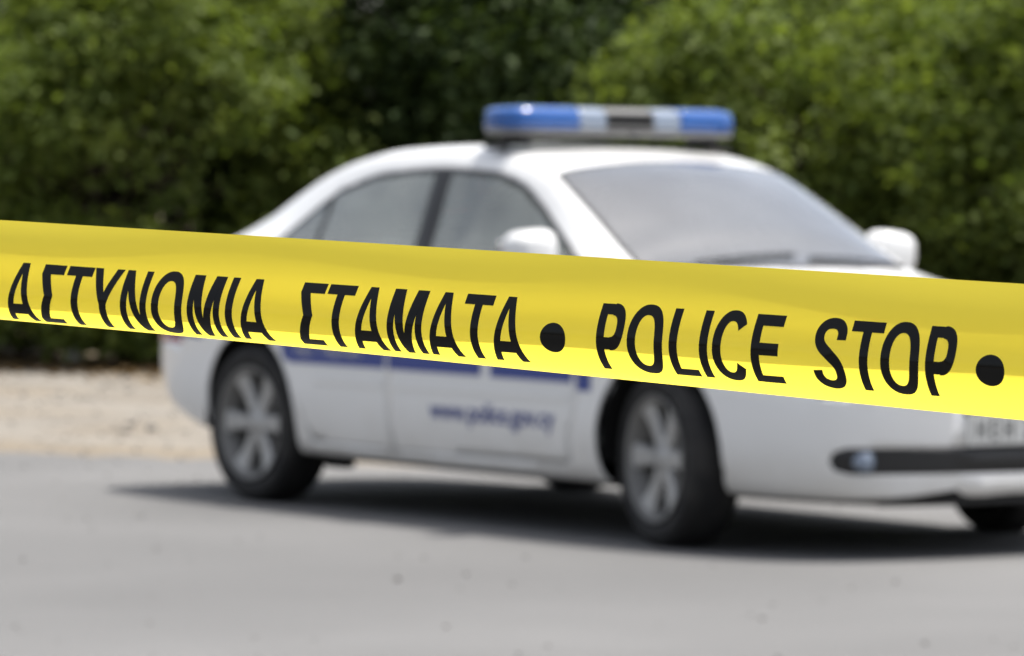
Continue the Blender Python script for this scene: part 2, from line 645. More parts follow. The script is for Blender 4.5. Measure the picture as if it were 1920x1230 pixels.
def emit(V, F, strip, x0, off, bold=True):
    L, Rr = strip
    k = len(V)
    M = 2
    for (l, r) in zip(L, Rr):
        for j in range(M + 1):
            dx, dt = r[0] - l[0], (r[1] - l[1]) * 31.84
            g = .32 / max(1e-6, math.hypot(dx, dt)) if bold else 0.
            f = -g + (1 + 2 * g) * j / M
            x = l[0] + (r[0] - l[0]) * f
            t = l[1] + (r[1] - l[1]) * f
            V.append(tape_pt((UK * (x0 + x) + UO) / 1000., VT + LH * t, off))
    for i in range(len(L) - 1):
        for j in range(M):
            q = k + i * (M + 1) + j
            F.append((q, q + 1, q + M + 2, q + M + 1))


for rep in range(-4, 4):
    V, F = [], []
    for item in LAY:
        if item is None:
            if V:
                mesh_obj("dot" if isdot else "lettering", V, F, tape, [ink], True)
            V, F = [], []
            continue
        nm, x = item
        x += rep * PERIOD
        if not (U0 * 1000 + 60 < x * UK < U1 * 1000 - 60):
            continue
        isdot = nm == 'DOT'
        if isdot:
            N_seg = 40
            for rr in range(5):
                ring_s = ([(6.7 + 6.65 * (rr + 1) / 5 * math.cos(2 * math.pi * i / N_seg), .545 + 6.65 / 31.84 * (rr + 1) / 5 * math.sin(2 * math.pi * i / N_seg)) for i in range(N_seg + 1)],
                          [(6.7 + 6.65 * rr / 5 * math.cos(2 * math.pi * i / N_seg), .545 + 6.65 / 31.84 * rr / 5 * math.sin(2 * math.pi * i / N_seg)) for i in range(N_seg + 1)])
                emit(V, F, ring_s, x, .00012, False)
        else:
            for si, st in enumerate(GL[nm][1]):
                emit(V, F, st, x, .00010 + .00003 * si)

# the tape's ends are wound round two plain posts standing outside the picture
post_m = mat("galvanised_post", (.34, .35, .36), .5, .5, metal=.6)
for u, lab in ((U0, "galvanised steel post holding the far end of the tape"), (U1, "galvanised steel post holding the near end of the tape")):
    p = tape_pt(u, .5)
    bmp = bmesh.new()
    lathe(bmp, [(.001, -.05), (.026, -.05), (.026, p[2] + .14), (.022, p[2] + .15), (.001, p[2] + .152)], 20, 'Z')
    po = bm_obj("tape_post", bmp, None, [post_m], True)
    po.location = (p[0], p[1], 0)
    tag(po, lab, "post", "posts holding the tape")
    bmw = bmesh.new()
    lathe(bmw, [(.0275, p[2] - .036), (.029, p[2] - .01), (.0285, p[2] + .012), (.0275, p[2] + .036)], 24, 'Z')
    wv = bm_obj("tape_wrap", bmw, tape, [tape_m], True)
    wv.location = (p[0], p[1], 0)
# ---------------------------------------------------------------- police car
CAR_A = R(54.34)
car = empty("police_car", (.44, 18.5, 0), -CAR_A)
tag(car, "white police saloon car with blue side stripe and blue roof light bar", "police car")

XS = [-2.29, -2.26, -2.18, -2.05, -1.98, -1.88, -1.70, -1.50, -1.30, -1.10, -.80, -.40, -.10, .15, .30, .50, .65, .81, .98, 1.10, 1.30, 1.50, 1.70, 1.95, 2.10, 2.20, 2.26, 2.29]


def tab(pts):
    pts = sorted(pts)
    return lambda q: pchip([p[0] for p in pts], [p[1] for p in pts], q)


f_ym = tab([(-2.29, .50), (-2.265, .60), (-2.20, .715), (-2.08, .80), (-1.85, .852), (-1.4, .888), (-.8, .90), (0, .902), (.8, .90), (1.3, .895), (1.7, .868), (1.95, .82), (2.10, .745), (2.2, .63), (2.26, .48), (2.29, .30)])
f_zf = tab([(-2.29, .50), (-2.25, .42), (-2.15, .355), (-2.0, .31), (-1.8, .26), (-1.5, .215), (-1.2, .195), (0, .19), (1.9, .19), (2.1, .19), (2.2, .195), (2.26, .205), (2.29, .225)])
f_z6 = tab([(2.29, .575), (2.26, .625), (2.2, .665), (2.1, .70), (1.9, .745), (1.5, .83), (1.2, .88), (.98, .905), (.5, .925), (0, .938), (-.8, .955), (-1.4, .975), (-1.9, .988), (-2.1, .978), (-2.2, .955), (-2.26, .90), (-2.29, .82)])
f_z9c = tab([(1.10, .945), (.98, .962), (.81, 1.035), (.65, 1.128), (.5, 1.215), (.3, 1.325), (.15, 1.372), (-.1, 1.41), (-.4, 1.424), (-.8, 1.412), (-1.1, 1.372), (-1.3, 1.318), (-1.5, 1.238), (-1.7, 1.147), (-1.88, 1.072), (-1.98, 1.036), (-2.05, 1.022)])
f_y9c = tab([(1.10, .67), (.98, .672), (.81, .652), (.5, .60), (.3, .56), (.1, .545), (-.4, .535), (-.8, .53), (-1.1, .525), (-1.5, .535), (-1.88, .555), (-2.05, .57)])
f_cr = tab([(2.29, .01), (2.2, .025), (1.9, .035), (1.3, .035), (1.10, .035), (.98, .06), (.8, .105), (.5, .095), (.3, .058), (.1, .036), (-.8, .03), (-1.1, .035), (-1.4, .055), (-1.8, .04), (-2.0, .018), (-2.29, .01)])


def ring_pts(x):
    ym, zf, z6 = float(f_ym(x)), float(f_zf(x)), float(f_z6(x))
    hh = z6 - zf
    k = min(1., ym / .8)
    P = [(0, zf), (ym - .16 * k, zf), (ym - .055 * k, zf + .028), (ym - .012, zf + .2 * hh), (ym, zf + .5 * hh), (ym - .012, zf + .78 * hh), (ym - .055 * k, z6)]
    y6 = ym - .055 * k
    # bonnet / boot values
    hood = [(y6 - .035 * k, z6 + .016), (y6 - .12 * k, z6 + .032), (y6 - .24 * k, z6 + .05)]
    # cabin values
    z9, y9 = float(f_z9c(min(max(x, -2.05), 1.10))), float(f_y9c(min(max(x, -2.05), 1.10)))
    z7 = z6 + .022
    y7 = y6 - .075
    z8 = max(z9 - .058, z7 + .012)
    y8 = y9 + .052 if z9 - .058 > z7 + .012 else min(y7 - .012, y9 + .08)
    cab = [(y7, z7), (y8, z8), (y9, max(z9, z8 + .012))]
    w = 1.
    if x > .98: w = max(0., 1 - (x - .98) / .14)
    if x < -1.93: w = max(0., 1 - (-1.93 - x) / .14)
    w = w * w * (3 - 2 * w)
    G = [(a[0] * w + b_[0] * (1 - w), a[1] * w + b_[1] * (1 - w)) for a, b_ in zip(cab, hood)]
    P += G
    c = float(f_cr(x))
    P += [(G[2][0] * .55, G[2][1] + c * .74), (0, G[2][1] + c)]
    return P


def spline_ring(P, per=4):
    A = [np.array(p, float) for p in P]
    A = [np.array((-A[1][0], A[1][1]))] + A + [np.array((-A[-2][0], A[-2][1]))]
    res = []
    for i in range(1, len(A) - 2):
        for s in range(per):
            t = s / per
            # centripetal Catmull-Rom
            p0, p1, p2, p3 = A[i - 1], A[i], A[i + 1], A[i + 2]
            t0 = 0.
            t1 = t0 + max(np.linalg.norm(p1 - p0), 1e-5) ** .5
            t2 = t1 + max(np.linalg.norm(p2 - p1), 1e-5) ** .5
            t3 = t2 + max(np.linalg.norm(p3 - p2), 1e-5) ** .5
            tt = t1 + (t2 - t1) * t
            A1 = (t1 - tt) / (t1 - t0) * p0 + (tt - t0) / (t1 - t0) * p1
            A2 = (t2 - tt) / (t2 - t1) * p1 + (tt - t1) / (t2 - t1) * p2
            A3 = (t3 - tt) / (t3 - t2) * p2 + (tt - t2) / (t3 - t2) * p3
            B1 = (t2 - tt) / (t2 - t0) * A1 + (tt - t0) / (t2 - t0) * A2
            B2 = (t3 - tt) / (t3 - t1) * A2 + (tt - t1) / (t3 - t1) * A3
            res.append((t2 - tt) / (t2 - t1) * B1 + (tt - t1) / (t2 - t1) * B2)
    res.append(A[-2])
    return res


xs = []
for a, b_ in zip(XS[:-1], XS[1:]):
    n = max(2, int(round((b_ - a) / .055)))
    xs += [a + (b_ - a) * i / n for i in range(n)]
xs.append(XS[-1])
bm = bmesh.new()
LY = bm.faces.layers.int.new("part")
rings = []
for x in xs:
    ring_ = spline_ring(ring_pts(x))
    x = x + min(0., x + 1.7) * .15
    rings.append([bm.verts.new((x, max(0., p[0]) if 0 < j < len(ring_) - 1 else 0., p[1])) for j, p in enumerate(ring_)])
nr = len(rings[0])
PART = {n: i for i, n in enumerate(["body", "under", "trim", "g_front", "g_rear", "g_quarter", "d_front", "d_rear", "ws_trim", "ws", "rw_trim", "rw", "hood", "boot", "headlight", "grille", "slot", "tail", "kill"])}
for i in range(len(rings) - 1):
    for j in range(nr - 1):
        f_ = bm.faces.new((rings[i][j], rings[i + 1][j], rings[i + 1][j + 1], rings[i][j + 1]))
        if j < 7:
            f_[LY] = PART["under"]
for rg in (rings[0], rings[-1]):
    bm.faces.new(rg)
bmesh.ops.recalc_face_normals(bm, faces=bm.faces)
if sum(f_.normal.y * f_.calc_center_median().y for f_ in bm.faces) < 0:
    bmesh.ops.reverse_faces(bm, faces=bm.faces)
bm.normal_update()
# untouched copy of the side for laying stripes and lettering on
SIDE_BVH = BVHTree.FromBMesh(bm)


def cut(poly, ax, part, ok, flt=None):
    """cut a convex prism outline (2D axes ax) into the shell and tag the faces inside it"""
    pl = edge_planes(poly)
    lo = [min(p[k] for p in poly) - .01 for k in (0, 1)]
    hi = [max(p[k] for p in poly) + .01 for k in (0, 1)]
    for (p, n) in pl:
        fs = []
        for f_ in bm.faces:
            c = f_.calc_center_median()
            if not ok(c, f_.normal):
                continue
            a0 = [v.co[ax[0]] for v in f_.verts]
            a1 = [v.co[ax[1]] for v in f_.verts]
            if max(a0) < lo[0] or min(a0) > hi[0] or max(a1) < lo[1] or min(a1) > hi[1]:
                continue
            fs.append(f_)
        geom = list({e for f_ in fs for e in f_.edges}) + list({v for f_ in fs for v in f_.verts}) + fs
        co, no = [0, 0, 0], [0, 0, 0]
        co[ax[0]], co[ax[1]] = p
        no[ax[0]], no[ax[1]] = n
        bmesh.ops.bisect_plane(bm, geom=geom, dist=1e-5, plane_co=co, plane_no=no)
    bm.normal_update()
    cnt = 0
    for f_ in bm.faces:
        c = f_.calc_center_median()
        if not ok(c, f_.normal): continue
        if flt is not None and f_[LY] not in flt: continue
        if all((c[ax[0]] - p[0]) * n[0] + (c[ax[1]] - p[1]) * n[1] < 1e-5 for p, n in pl):
            f_[LY] = part
            cnt += 1
    return cnt


def groove(poly, ax, part, ok, flt, gap=.005):
    cut(poly, ax, PART["kill"], ok, flt)
    cut(inset(poly, gap), ax, part, ok, [PART["kill"]])


# wheel arches
WHX = {"f": 1.3575, "r": -1.345}
WR = .316
for key, cx in WHX.items():
    circ = [(cx + .356 * math.cos(2 * math.pi * k / 40), .335 + .356 * math.sin(2 * math.pi * k / 40)) for k in range(40)]
    fs = [f_ for f_ in bm.faces if abs(f_.calc_center_median().x - cx) < .5 and f_.calc_center_median().z < .45]
    bmesh.ops.bisect_plane(bm, geom=list({e for f_ in fs for e in f_.edges}) + list({v for f_ in fs for v in f_.verts}) + fs, dist=1e-5, plane_co=(0, .53, 0), plane_no=(0, 1, 0))
    cut(circ, (0, 2), PART["kill"], lambda c, n: c.y > .53 and c.z < .75)
bmesh.ops.delete(bm, geom=[f_ for f_ in bm.faces if f_[LY] == PART["kill"]], context='FACES')

# side glass
DLO = [(.77, .950), (-1.50, .992), (-1.45, 1.03), (-1.365, 1.09), (-1.27, 1.165), (-1.10, 1.262), (-.85, 1.325), (-.6, 1.347), (-.3, 1.353), (0, 1.335), (.17, 1.293), (.35, 1.205), (.58, 1.066)]
okS = lambda c, n: c.y > .45 and c.z > .9 and n.y > .35 and -1.7 < c.x < 1.0
cut(DLO, (0, 2), PART["trim"], okS)
DI = inset(DLO, .024)
gF = clip_half(DI, (-.275, .95), (-.994, -.10))
gR = clip_half(clip_half(DI, (-.395, .95), (.994, .10)), (-1.075, 1.0), (-.99, -.14))
gQ = clip_half(DI, (-1.115, 1.0), (.99, .14))
cut(gF, (0, 2), PART["g_front"], okS)
cut(gR, (0, 2), PART["g_rear"], okS)
cut(gQ, (0, 2), PART["g_quarter"], okS)
# doors
okD = lambda c, n: c.y > .6 and .2 < c.z < .96 and n.y > .2
groove([(.82, .27), (.90, .50), (.89, .915), (-.322, .938), (-.322, .262)], (0, 2), PART["d_front"], okD, [0])
groove([(-.326, .262), (-.326, .938), (-1.21, .958), (-1.195, .78), (-.885, .27)], (0, 2), PART["d_rear"], okD, [0])
# windscreen and rear window
okT = lambda c, n: c.z > .93 and n.z > .3
WS = [(1.07, -.2), (1.07, 0), (1.05, .30), (.985, .56), (.94, .640), (.296, .562), (.292, .50), (.290, .30), (.290, 0), (.290, -.2)]
cut(WS, (0, 1), PART["ws_trim"], okT, [0])
WSI = [(1.03, -.2), (1.03, 0), (1.012, .28), (.95, .545), (.905, .615), (.317, .546), (.314, .485), (.312, .30), (.312, 0), (.312, -.2)]
cut(WSI, (0, 1), PART["ws"], okT, [PART["ws_trim"]])
RW = [(-1.10, -.2), (-1.10, 0), (-1.115, .36), (-1.16, .455), (-1.76, .49), (-1.83, .36), (-1.86, 0), (-1.86, -.2)]
cut(RW, (0, 1), PART["rw_trim"], okT, [0])
cut(inset(RW, .025), (0, 1), PART["rw"], okT, [PART["rw_trim"]])
# bonnet, boot lid
okH = lambda c, n: c.z > .62 and n.z > .3
groove([(1.12, -.2), (1.12, 0), (1.10, .3), (1.04, .63), (1.25, .72), (1.75, .66), (2.05, .5), (2.15, .3), (2.17, 0), (2.17, -.2)], (0, 1), PART["hood"], okH, [0])
groove([(-1.90, -.2), (-1.90, 0), (-1.91, .50), (-1.95, .60), (-2.12, .60), (-2.19, .5), (-2.235, 0), (-2.235, -.2)], (0, 1), PART["boot"], lambda c, n: c.z > .8 and n.z > .25, [0])
# lamps and grilles
okF = lambda c, n: c.x > 1.75 and n.x > .05
cut([(.40, .565), (.42, .655), (.76, .705), (.80, .655), (.74, .565)], (1, 2), PART["headlight"], okF, [0])
cut([(-.1, .50), (.24, .50), (.30, .64), (-.1, .645)], (1, 2), PART["grille"], okF, [0])
cut([(-.1, .296), (.66, .300), (.70, .312), (.716, .345), (.705, .378), (.67, .392), (-.1, .396)], (1, 2), PART["slot"], okF, [0])
cut([(.52, .60), (.50, .93), (.78, .955), (.85, .62)], (1, 2), PART["tail"], lambda c, n: c.x < -1.9 and n.x < -.02 and n.z < .7, [0])
bmesh.ops.delete(bm, geom=[f_ for f_ in bm.faces if f_[LY] == PART["kill"]], context='FACES')
bmesh.ops.dissolve_degenerate(bm, dist=1e-5, edges=bm.edges)


def extract(parts, side):
    """new bmesh with the faces of some parts; side: 'L', 'R' or 'B' (both halves welded)"""
    ids = {PART[p] for p in parts}
    nb = bmesh.new()
    for sgn in {'L': (1,), 'R': (-1,), 'B': (1, -1)}[side]:
        mp_ = {}
        for f_ in bm.faces:
            if f_[LY] not in ids: continue
            vs_ = []
            for v in f_.verts:
                if v not in mp_:
                    mp_[v] = nb.verts.new((v.co.x, v.co.y * sgn, v.co.z))
                vs_.append(mp_[v])
            if sgn < 0: vs_.reverse()
            nb.faces.new(vs_)
    if side == 'B':
        bmesh.ops.remove_doubles(nb, verts=[v for v in nb.verts if abs(v.co.y) < 1e-4], dist=2e-4)
    return nb


def shell(name, parts, side, mats, thick=.012, parent=car):
    nb = extract(parts, side)
    if not nb.faces:
        print("EMPTY PART", name)
    o = bm_obj(name, nb, parent, mats, True)
    if thick:
        s = o.modifiers.new("solidify", 'SOLIDIFY')
        s.thickness = thick
        s.offset = -1
        if len(mats) > 1:
            s.material_offset = 1
            s.material_offset_rim = 0
    return o


shell("body", ["body"], 'B', [paint, inner])
shell("underbody", ["under"], 'B', [under], .01)
shell("bonnet", ["hood"], 'B', [paint, inner])
shell("boot_lid", ["boot"], 'B', [paint, inner])
wsf = shell("windscreen_frame", ["ws_trim"], 'B', [black], .008)
ws_o = shell("windscreen", ["ws"], 'B', [front_glass], 0)
shell("rear_window_frame", ["rw_trim"], 'B', [black], .008)
shell("rear_window", ["rw"], 'B', [side_glass], 0)
gr = shell("radiator_grille", ["grille"], 'B', [black], .02)
shell("lower_grille", ["slot"], 'B', [black], .02)
DOORS = {}
for sd in ('R', 'L'):
    DOORS[sd, 'f'] = shell("front_door", ["d_front"], sd, [paint, inner])
    DOORS[sd, 'r'] = shell("rear_door", ["d_rear"], sd, [paint, inner])
    shell("window_frame", ["trim"], sd, [black], .012)
    shell("front_window", ["g_front"], sd, [side_glass], 0, DOORS[sd, 'f'])
    shell("rear_window_pane", ["g_rear"], sd, [side_glass], 0, DOORS[sd, 'r'])
    shell("quarter_window", ["g_quarter"], sd, [side_glass], 0)
    shell("headlight", ["headlight"], sd, [lamp_clear], .02)
    shell("tail_light", ["tail"], sd, [lamp_red], .02)


def side_hit(x, z):
    h = SIDE_BVH.ray_cast(Vector((x, 2., z)), Vector((0, -1, 0)))
    if h[0] is None:
        return .85, Vector((0, 1, 0))
    return h[0].y, h[1]


def front_hit(y, z):
    h = SIDE_BVH.ray_cast(Vector((4., abs(y), z)), Vector((-1, 0, 0)))
    return (h[0].x if h[0] is not None else 2.25)


def overlay(name, polys, sgn, m_, parent, off=.003, step=.04):
    """thin vinyl laid on the body side; polys: convex (x,z) outlines"""
    V, F = [], []
    for po in polys:
        b2 = bmesh.new()
        vs_ = [b2.verts.new((p[0], 0, p[1])) for p in po]
        b2.faces.new(vs_)
        x0, x1 = min(p[0] for p in po), max(p[0] for p in po)
        z0, z1 = min(p[1] for p in po), max(p[1] for p in po)
        for ax, a, c in ((0, x0, x1), (2, z0, z1)):
            n = int((c - a) / step)
            for i in range(1, n + 1):
                co, no = [0, 0, 0], [0, 0, 0]
                co[ax], no[ax] = a + (c - a) * i / (n + 1), 1
                bmesh.ops.bisect_plane(b2, geom=list(b2.verts) + list(b2.edges) + list(b2.faces), plane_co=co, plane_no=no, dist=1e-6)
        b2.verts.index_update()
        k = len(V)
        for v in b2.verts:
            y, n = side_hit(v.co.x, v.co.z)
            V.append((v.co.x, sgn * (y + off), v.co.z))
        F += [[k + v.index for v in f_.verts] for f_ in b2.faces]
        b2.free()
    o = mesh_obj(name, V, F, parent, [m_], True)
    return o


def text_mesh(s, size, bold=0.):
    cu = bpy.data.curves.new("txt", 'FONT')
    cu.body = s
    cu.size = size
    cu.offset = bold
    to = bpy.data.objects.new("txt", cu)
    COL.objects.link(to)
    dg = bpy.context.evaluated_depsgraph_get()
    me = bpy.data.meshes.new_from_object(to.evaluated_get(dg))
    bpy.data.objects.remove(to)
    bpy.data.curves.remove(cu)
    co = np.array([v.co[:] for v in me.vertices])
    fs = [list(p.vertices) for p in me.polygons]
    bpy.data.meshes.remove(me)
    return co, fs


def side_text(name, s, x0, x1, z0, sgn, m_, parent, off=.005, height=None):
    co, fs = text_mesh(s, .1, .0012)
    lo, hi = co[:, 0].min(), co[:, 0].max()
    k = (x1 - x0) / (hi - lo)
    kz = k if height is None else height / co[:, 1].max()
    V = []
    for c in co:
        t = (c[0] - lo) * k
        x = x0 + t if sgn < 0 else x1 - t
        z = z0 + c[1] * kz
        V.append((x, sgn * (side_hit(x, z)[0] + off), z))
    return mesh_obj(name, V, fs, parent, [m_])


for sgn, sd in ((-1, 'R'), (1, 'L')):
    fd, rd = DOORS[sd, 'f'], DOORS[sd, 'r']
    zt = .79
    overlay("blue_stripe", [[(-.335, .574), (-.335, zt), (-1.14, zt), (-1.13, .74), (-1.06, .59), (-1.01, .574)]], sgn, blue, rd)
    overlay("blue_stripe", [[(-.312, .573), (.306, .571), (.306, zt), (-.312, zt)], [(.366, .570), (.880, .568), (.880, zt), (.366, zt)]], sgn, blue, fd)
    overlay("blue_stripe", [[(.908, .542), (.992, .542), (.992, zt), (.908, zt)]], sgn, blue, car)
    overlay("blue_stripe", [[(-1.72, .648), (-2.10, .648), (-2.08, zt), (-1.68, zt)]], sgn, blue, car)
    side_text("lettering", "ΑΣΤΥΝΟΜΙΑ", -.97, -.50, .608, sgn, white_vinyl, rd, .006, .075)
    side_text("lettering", "www.police.gov.cy", -.03, .77, .398, sgn, blue, fd, .004, None)
    for dr, hx in ((fd, -.17), (rd, -1.02)):
        bh = bmesh.new()
        y, n = side_hit(hx, .82)
        add_box(bh, (hx, sgn * (y + .012), .825), (.21, .03, .036))
        ho = bm_obj("handle", bh, dr, [paint])
        bevel_mod(ho, .012)
    # rubbing strip along the doors
    for dr, a, c in ((fd, -.31, .86), (rd, -.84, -.336)):
        overlay("rubbing_strip", [[(a, .505), (c, .505), (c, .530), (a, .530)]], sgn, paint, dr, .009)
    # door mirror
    bmm = bmesh.new()
    bmesh.ops.create_uvsphere(bmm, u_segments=24, v_segments=16, radius=1)
    for v in bmm.verts:
        x, y, z = v.co
        e = .58
        f = lambda t: math.copysign(abs(t) ** e, t)
        x, y, z = f(x), f(y), f(z)
        x = x if x > 0 else x * .55
        v.co = (.55 + .095 * x, sgn * .870 + .098 * y, 1.036 + .086 * z * (1 - .12 * y * sgn))
    mo = bm_obj("door_mirror", bmm, car, [paint], True)
    bg_ = bmesh.new()
    add_box(bg_, (.497, sgn * .885, 1.018), (.012, .16, .125))
    bevel_mod(bm_obj("mirror_glass", bg_, mo, [chrome]), .02)
    ba = bmesh.new()
    tube(ba, [(.56, sgn * .85, .985), (.575, sgn * .79, .965), (.60, sgn * .72, .955)], [.035, .034, .04], 10)
    bm_obj("mirror_arm", ba, mo, [paint], True)
    # fog lamp in the lower grille
    bfm = bmesh.new()
    fx = front_hit(.60, .345)
    lathe(bfm, [(.001, -.012), (.018, -.014), (.032, -.006), (.036, .01), (.036, .05)], 24, 'Y')
    fo = bm_obj("fog_lamp", bfm, car, [lamp_clear], True)
    fo.location = (fx - .002, sgn * .605, .345)
    fo.rotation_euler = (0, 0, R(-90 - 18 * sgn) + math.pi)
    # wheel arch liners
    for cx in WHX.values():
        bl = bmesh.new()
        prof = [(.02, .50), (.366, .50), (.366, .52), (.366, .70), (.362, .855)]
        seg = 36
        rr = []
        for (r_, a_) in prof:
            rr.append([bl.verts.new((cx + r_ * math.cos(t), sgn * a_, .335 + r_ * math.sin(t))) for t in [R(-8) + R(196) * k / seg for k in range(seg + 1)]])
        for i in range(len(rr) - 1):
            for k in range(seg):
                bl.faces.new((rr[i][k], rr[i][k + 1], rr[i + 1][k + 1], rr[i + 1][k]))
        bm_obj("wheel_arch_liner", bl, car, [under], True, True)
    # mud flap bracket ahead of the rear wheel, sill jacking point
    bj = bmesh.new()
    add_box(bj, (-.885, sgn * .74, .182), (.15, .06, .05))
    bevel_mod(bm_obj("jacking_point", bj, car, [under]), .015)

# --- wheels
def build_wheel(sgn, cx, steer):
    w = empty("wheel", (cx, sgn * .772, WR), steer)
    w.parent = car
    s = 1 if sgn > 0 else -1
    bt = bmesh.new()
    prof = [(.226, -.085), (.246, -.102), (.275, -.108), (.298, -.101), (.311, -.085), (.316, -.055), (.3165, 0), (.316, .055), (.311, .085), (.298, .101), (.275, .108), (.246, .102), (.226, .085)]
    lathe(bt, [(r_, a * s) for r_, a in prof], 64)
    # tread grooves
    ty = bm_obj("tyre", bt, w, [rubber], True, True)
    br = bmesh.new()
    lathe(br, [(r_, a * s) for r_, a in [(.214, -.09), (.195, -.08), (.188, 0), (.196, .06), (.212, .084), (.228, .096), (.2305, .104), (.222, .106), (.208, .082)]], 64)
    bm_obj("rim", br, w, [barrel], True, True)
    br = bmesh.new()
    hub = [(.001, .078), (.030, .079), (.034, .075), (.062, .068), (.072, .055), (.072, .02)]
    lathe(br, [(r_, a * s) for r_, a in hub], 40)
    bm_obj("hub", br, w, [alloy], True, True)
    for k in range(6):
        a = R(90 + 30 + 60 * k)
        bs = bmesh.new()
        secs = []
        for (r_, hw, yf, dp) in [(.055, .032, .072, .05), (.10, .030, .070, .045), (.15, .035, .073, .04), (.185, .042, .079, .04), (.212, .051, .085, .04)]:
            sec = []
            for (o_, yy) in [(-hw, yf - dp), (-hw, yf - .008), (-hw * .7, yf), (hw * .7, yf), (hw, yf - .008), (hw, yf - dp)]:
                ca, sa = math.cos(a), math.sin(a)
                sec.append(bs.verts.new((r_ * ca - o_ * sa, yy * s, r_ * sa + o_ * ca)))
            secs.append(sec)
        for i in range(len(secs) - 1):
            for j in range(5):
                bs.faces.new((secs[i][j], secs[i][j + 1], secs[i + 1][j + 1], secs[i + 1][j]))
            bs.faces.new((secs[i][5], secs[i][0], secs[i + 1][0], secs[i + 1][5]))
        bs.faces.new(secs[0])
        bs.faces.new(secs[-1][::-1])
        bm_obj("spoke", bs, w, [alloy], False, True)
    bd = bmesh.new()
    lathe(bd, [(r_, a * s) for r_, a in [(.03, .0), (.142, .0), (.145, -.012), (.142, -.025), (.03, -.025)]], 40)
    bm_obj("brake_disc", bd, w, [mat("brake_steel", (.10, .095, .09), .5, .5, metal=.6)], True, True)
    bb = bmesh.new()
    lathe(bb, [(r_, a * s) for r_, a in [(.001, -.06), (.19, -.06), (.19, -.075), (.001, -.075)]], 40)
    bm_obj("wheel_back", bb, w, [under], True, True)
    return w


for sgn in (-1, 1):
    build_wheel(sgn, 1.3575, R(-11))
    build_wheel(sgn, WHX["r"], 0.)

# --- number plate
pl = bmesh.new()
add_box(pl, (2.296, 0, .452), (.012, .46, .112))
plo = bevel_mod(bm_obj("number_plate", pl, car, [plate_m]), .003)
for ch, cy0 in zip("HEH241", (-.172, -.108, -.044, .046, .106, .166)):
    co, fs = text_mesh(ch, .1, .001)
    ci = (co[:, 0].max() + co[:, 0].min()) / 2
    mesh_obj("character", [(2.3035, cy0 + (c[0] - ci) * .72, .452 + (c[1] - co[:, 1].max() / 2) * .075 / co[:, 1].max()) for c in co], fs, plo, [black])
# bumper lip and bumper joint
for y0, y1 in ((-.55, .55),):
    bl = bmesh.new()
    P = [(front_hit(y, .232) - .03, y, .200) for y in np.linspace(y0, y1, 21)]
    tube(bl, P, .014, 8)
    bm_obj("bumper_lip", bl, car, [black], True)
# grille bars and badge bar
for y in np.linspace(-.22, .22, 9):
    bb = bmesh.new()
    x = front_hit(y, .57)
    add_box(bb, (x + .004, y, .572), (.014, .012, .115))
    bm_obj("grille_bar", bb, gr, [chrome])
# wipers
for y0 in (-.42, .12):
    bw = bmesh.new()
    P = []
    for i in range(7):
        y = y0 + .48 * i / 6
        h = SIDE_BVH.ray_cast(Vector((.99 - .02 * i / 6, abs(y), 3)), Vector((0, 0, -1)))
        P.append((.99 - .02 * i / 6, y, (h[0].z if h[0] else .97) + .012))
    tube(bw, P, .007, 6)
    bm_obj("wiper", bw, car, [black], True)

# --- light bar
lb = empty("light_bar", (-.11, 0, 1.478))
lb.parent = car


def bar_piece(name, y0, y1, z0, z1, hx, m_, round_end=0, top=.03, parent=lb):
    """rounded-box piece of the bar between y0 and y1; round_end -1/+1 tapers that end"""
    b2 = bmesh.new()
    n = 12
    rr = []
    for i in range(n + 1):
        t = i / n
        y = y0 + (y1 - y0) * t
        k = 1.
        if round_end:
            d = (y1 - y) if round_end > 0 else (y - y0)
            rad = .13
            if d < rad:
                k = math.sqrt(max(0, 1 - ((rad - d) / rad) ** 2)) * .62 + .38
        sec = []
        hz = z1 - z0
        kz = .55 + .45 * k
        for (px_, pz) in [(-1, 0), (-1, .45), (-.93, .78), (-.80, .94), (-.6, 1), (0, 1.0), (.6, 1), (.80, .94), (.93, .78), (1, .45), (1, 0)]:
            sec.append(b2.verts.new((px_ * hx * k, y, z0 + pz * hz * (kz if top else 1))))
        rr.append(sec)
    m2 = len(rr[0])
    for i in range(n):
        for j in range(m2 - 1):
            b2.faces.new((rr[i][j], rr[i][j + 1], rr[i + 1][j + 1], rr[i + 1][j]))
        b2.faces.new((rr[i][m2 - 1], rr[i][0], rr[i + 1][0], rr[i + 1][m2 - 1]))
    b2.faces.new(rr[0])
    b2.faces.new(rr[-1][::-1])
    return bm_obj(name, b2, parent, [m_], True, True)


for sgn in (-1, 1):
    a, c = sorted((sgn * .247, sgn * .560))
    bar_piece("blue_lens", a, c, .028, .114, .135, lens_blue, sgn)
    a, c = sorted((sgn * .118, sgn * .245))
    bar_piece("clear_lens", a, c, .028, .1125, .134, lamp_clear)
    a, c = sorted((sgn * .0005, sgn * .562))
    bar_piece("bar_base", a, c, .004, .027, .136, grey_al, sgn, 0)
    bf_ = bmesh.new()
    add_box(bf_, (0, sgn * .455, -.012), (.16, .05, .05))
    add_box(bf_, (0, sgn * .52, -.035), (.10, .10, .02), Matrix.Rotation(-.25 * sgn, 3, 'X'))
    bevel_mod(bm_obj("mounting_foot", bf_, lb, [black]), .008)
bar_piece("speaker_housing", -.116, .116, .028, .1115, .132, mat("speaker_grey", (.15, .15, .15), .5))
bgm = bmesh.new()
for k_ in range(6):
    add_box(bgm, (.1325, 0, .044 + .0080 * k_), (.008, .215, .006))
add_box(bgm, (.1300, 0, .065), (.008, .218, .050))
bm_obj("speaker_grille", bgm, lb, [black])

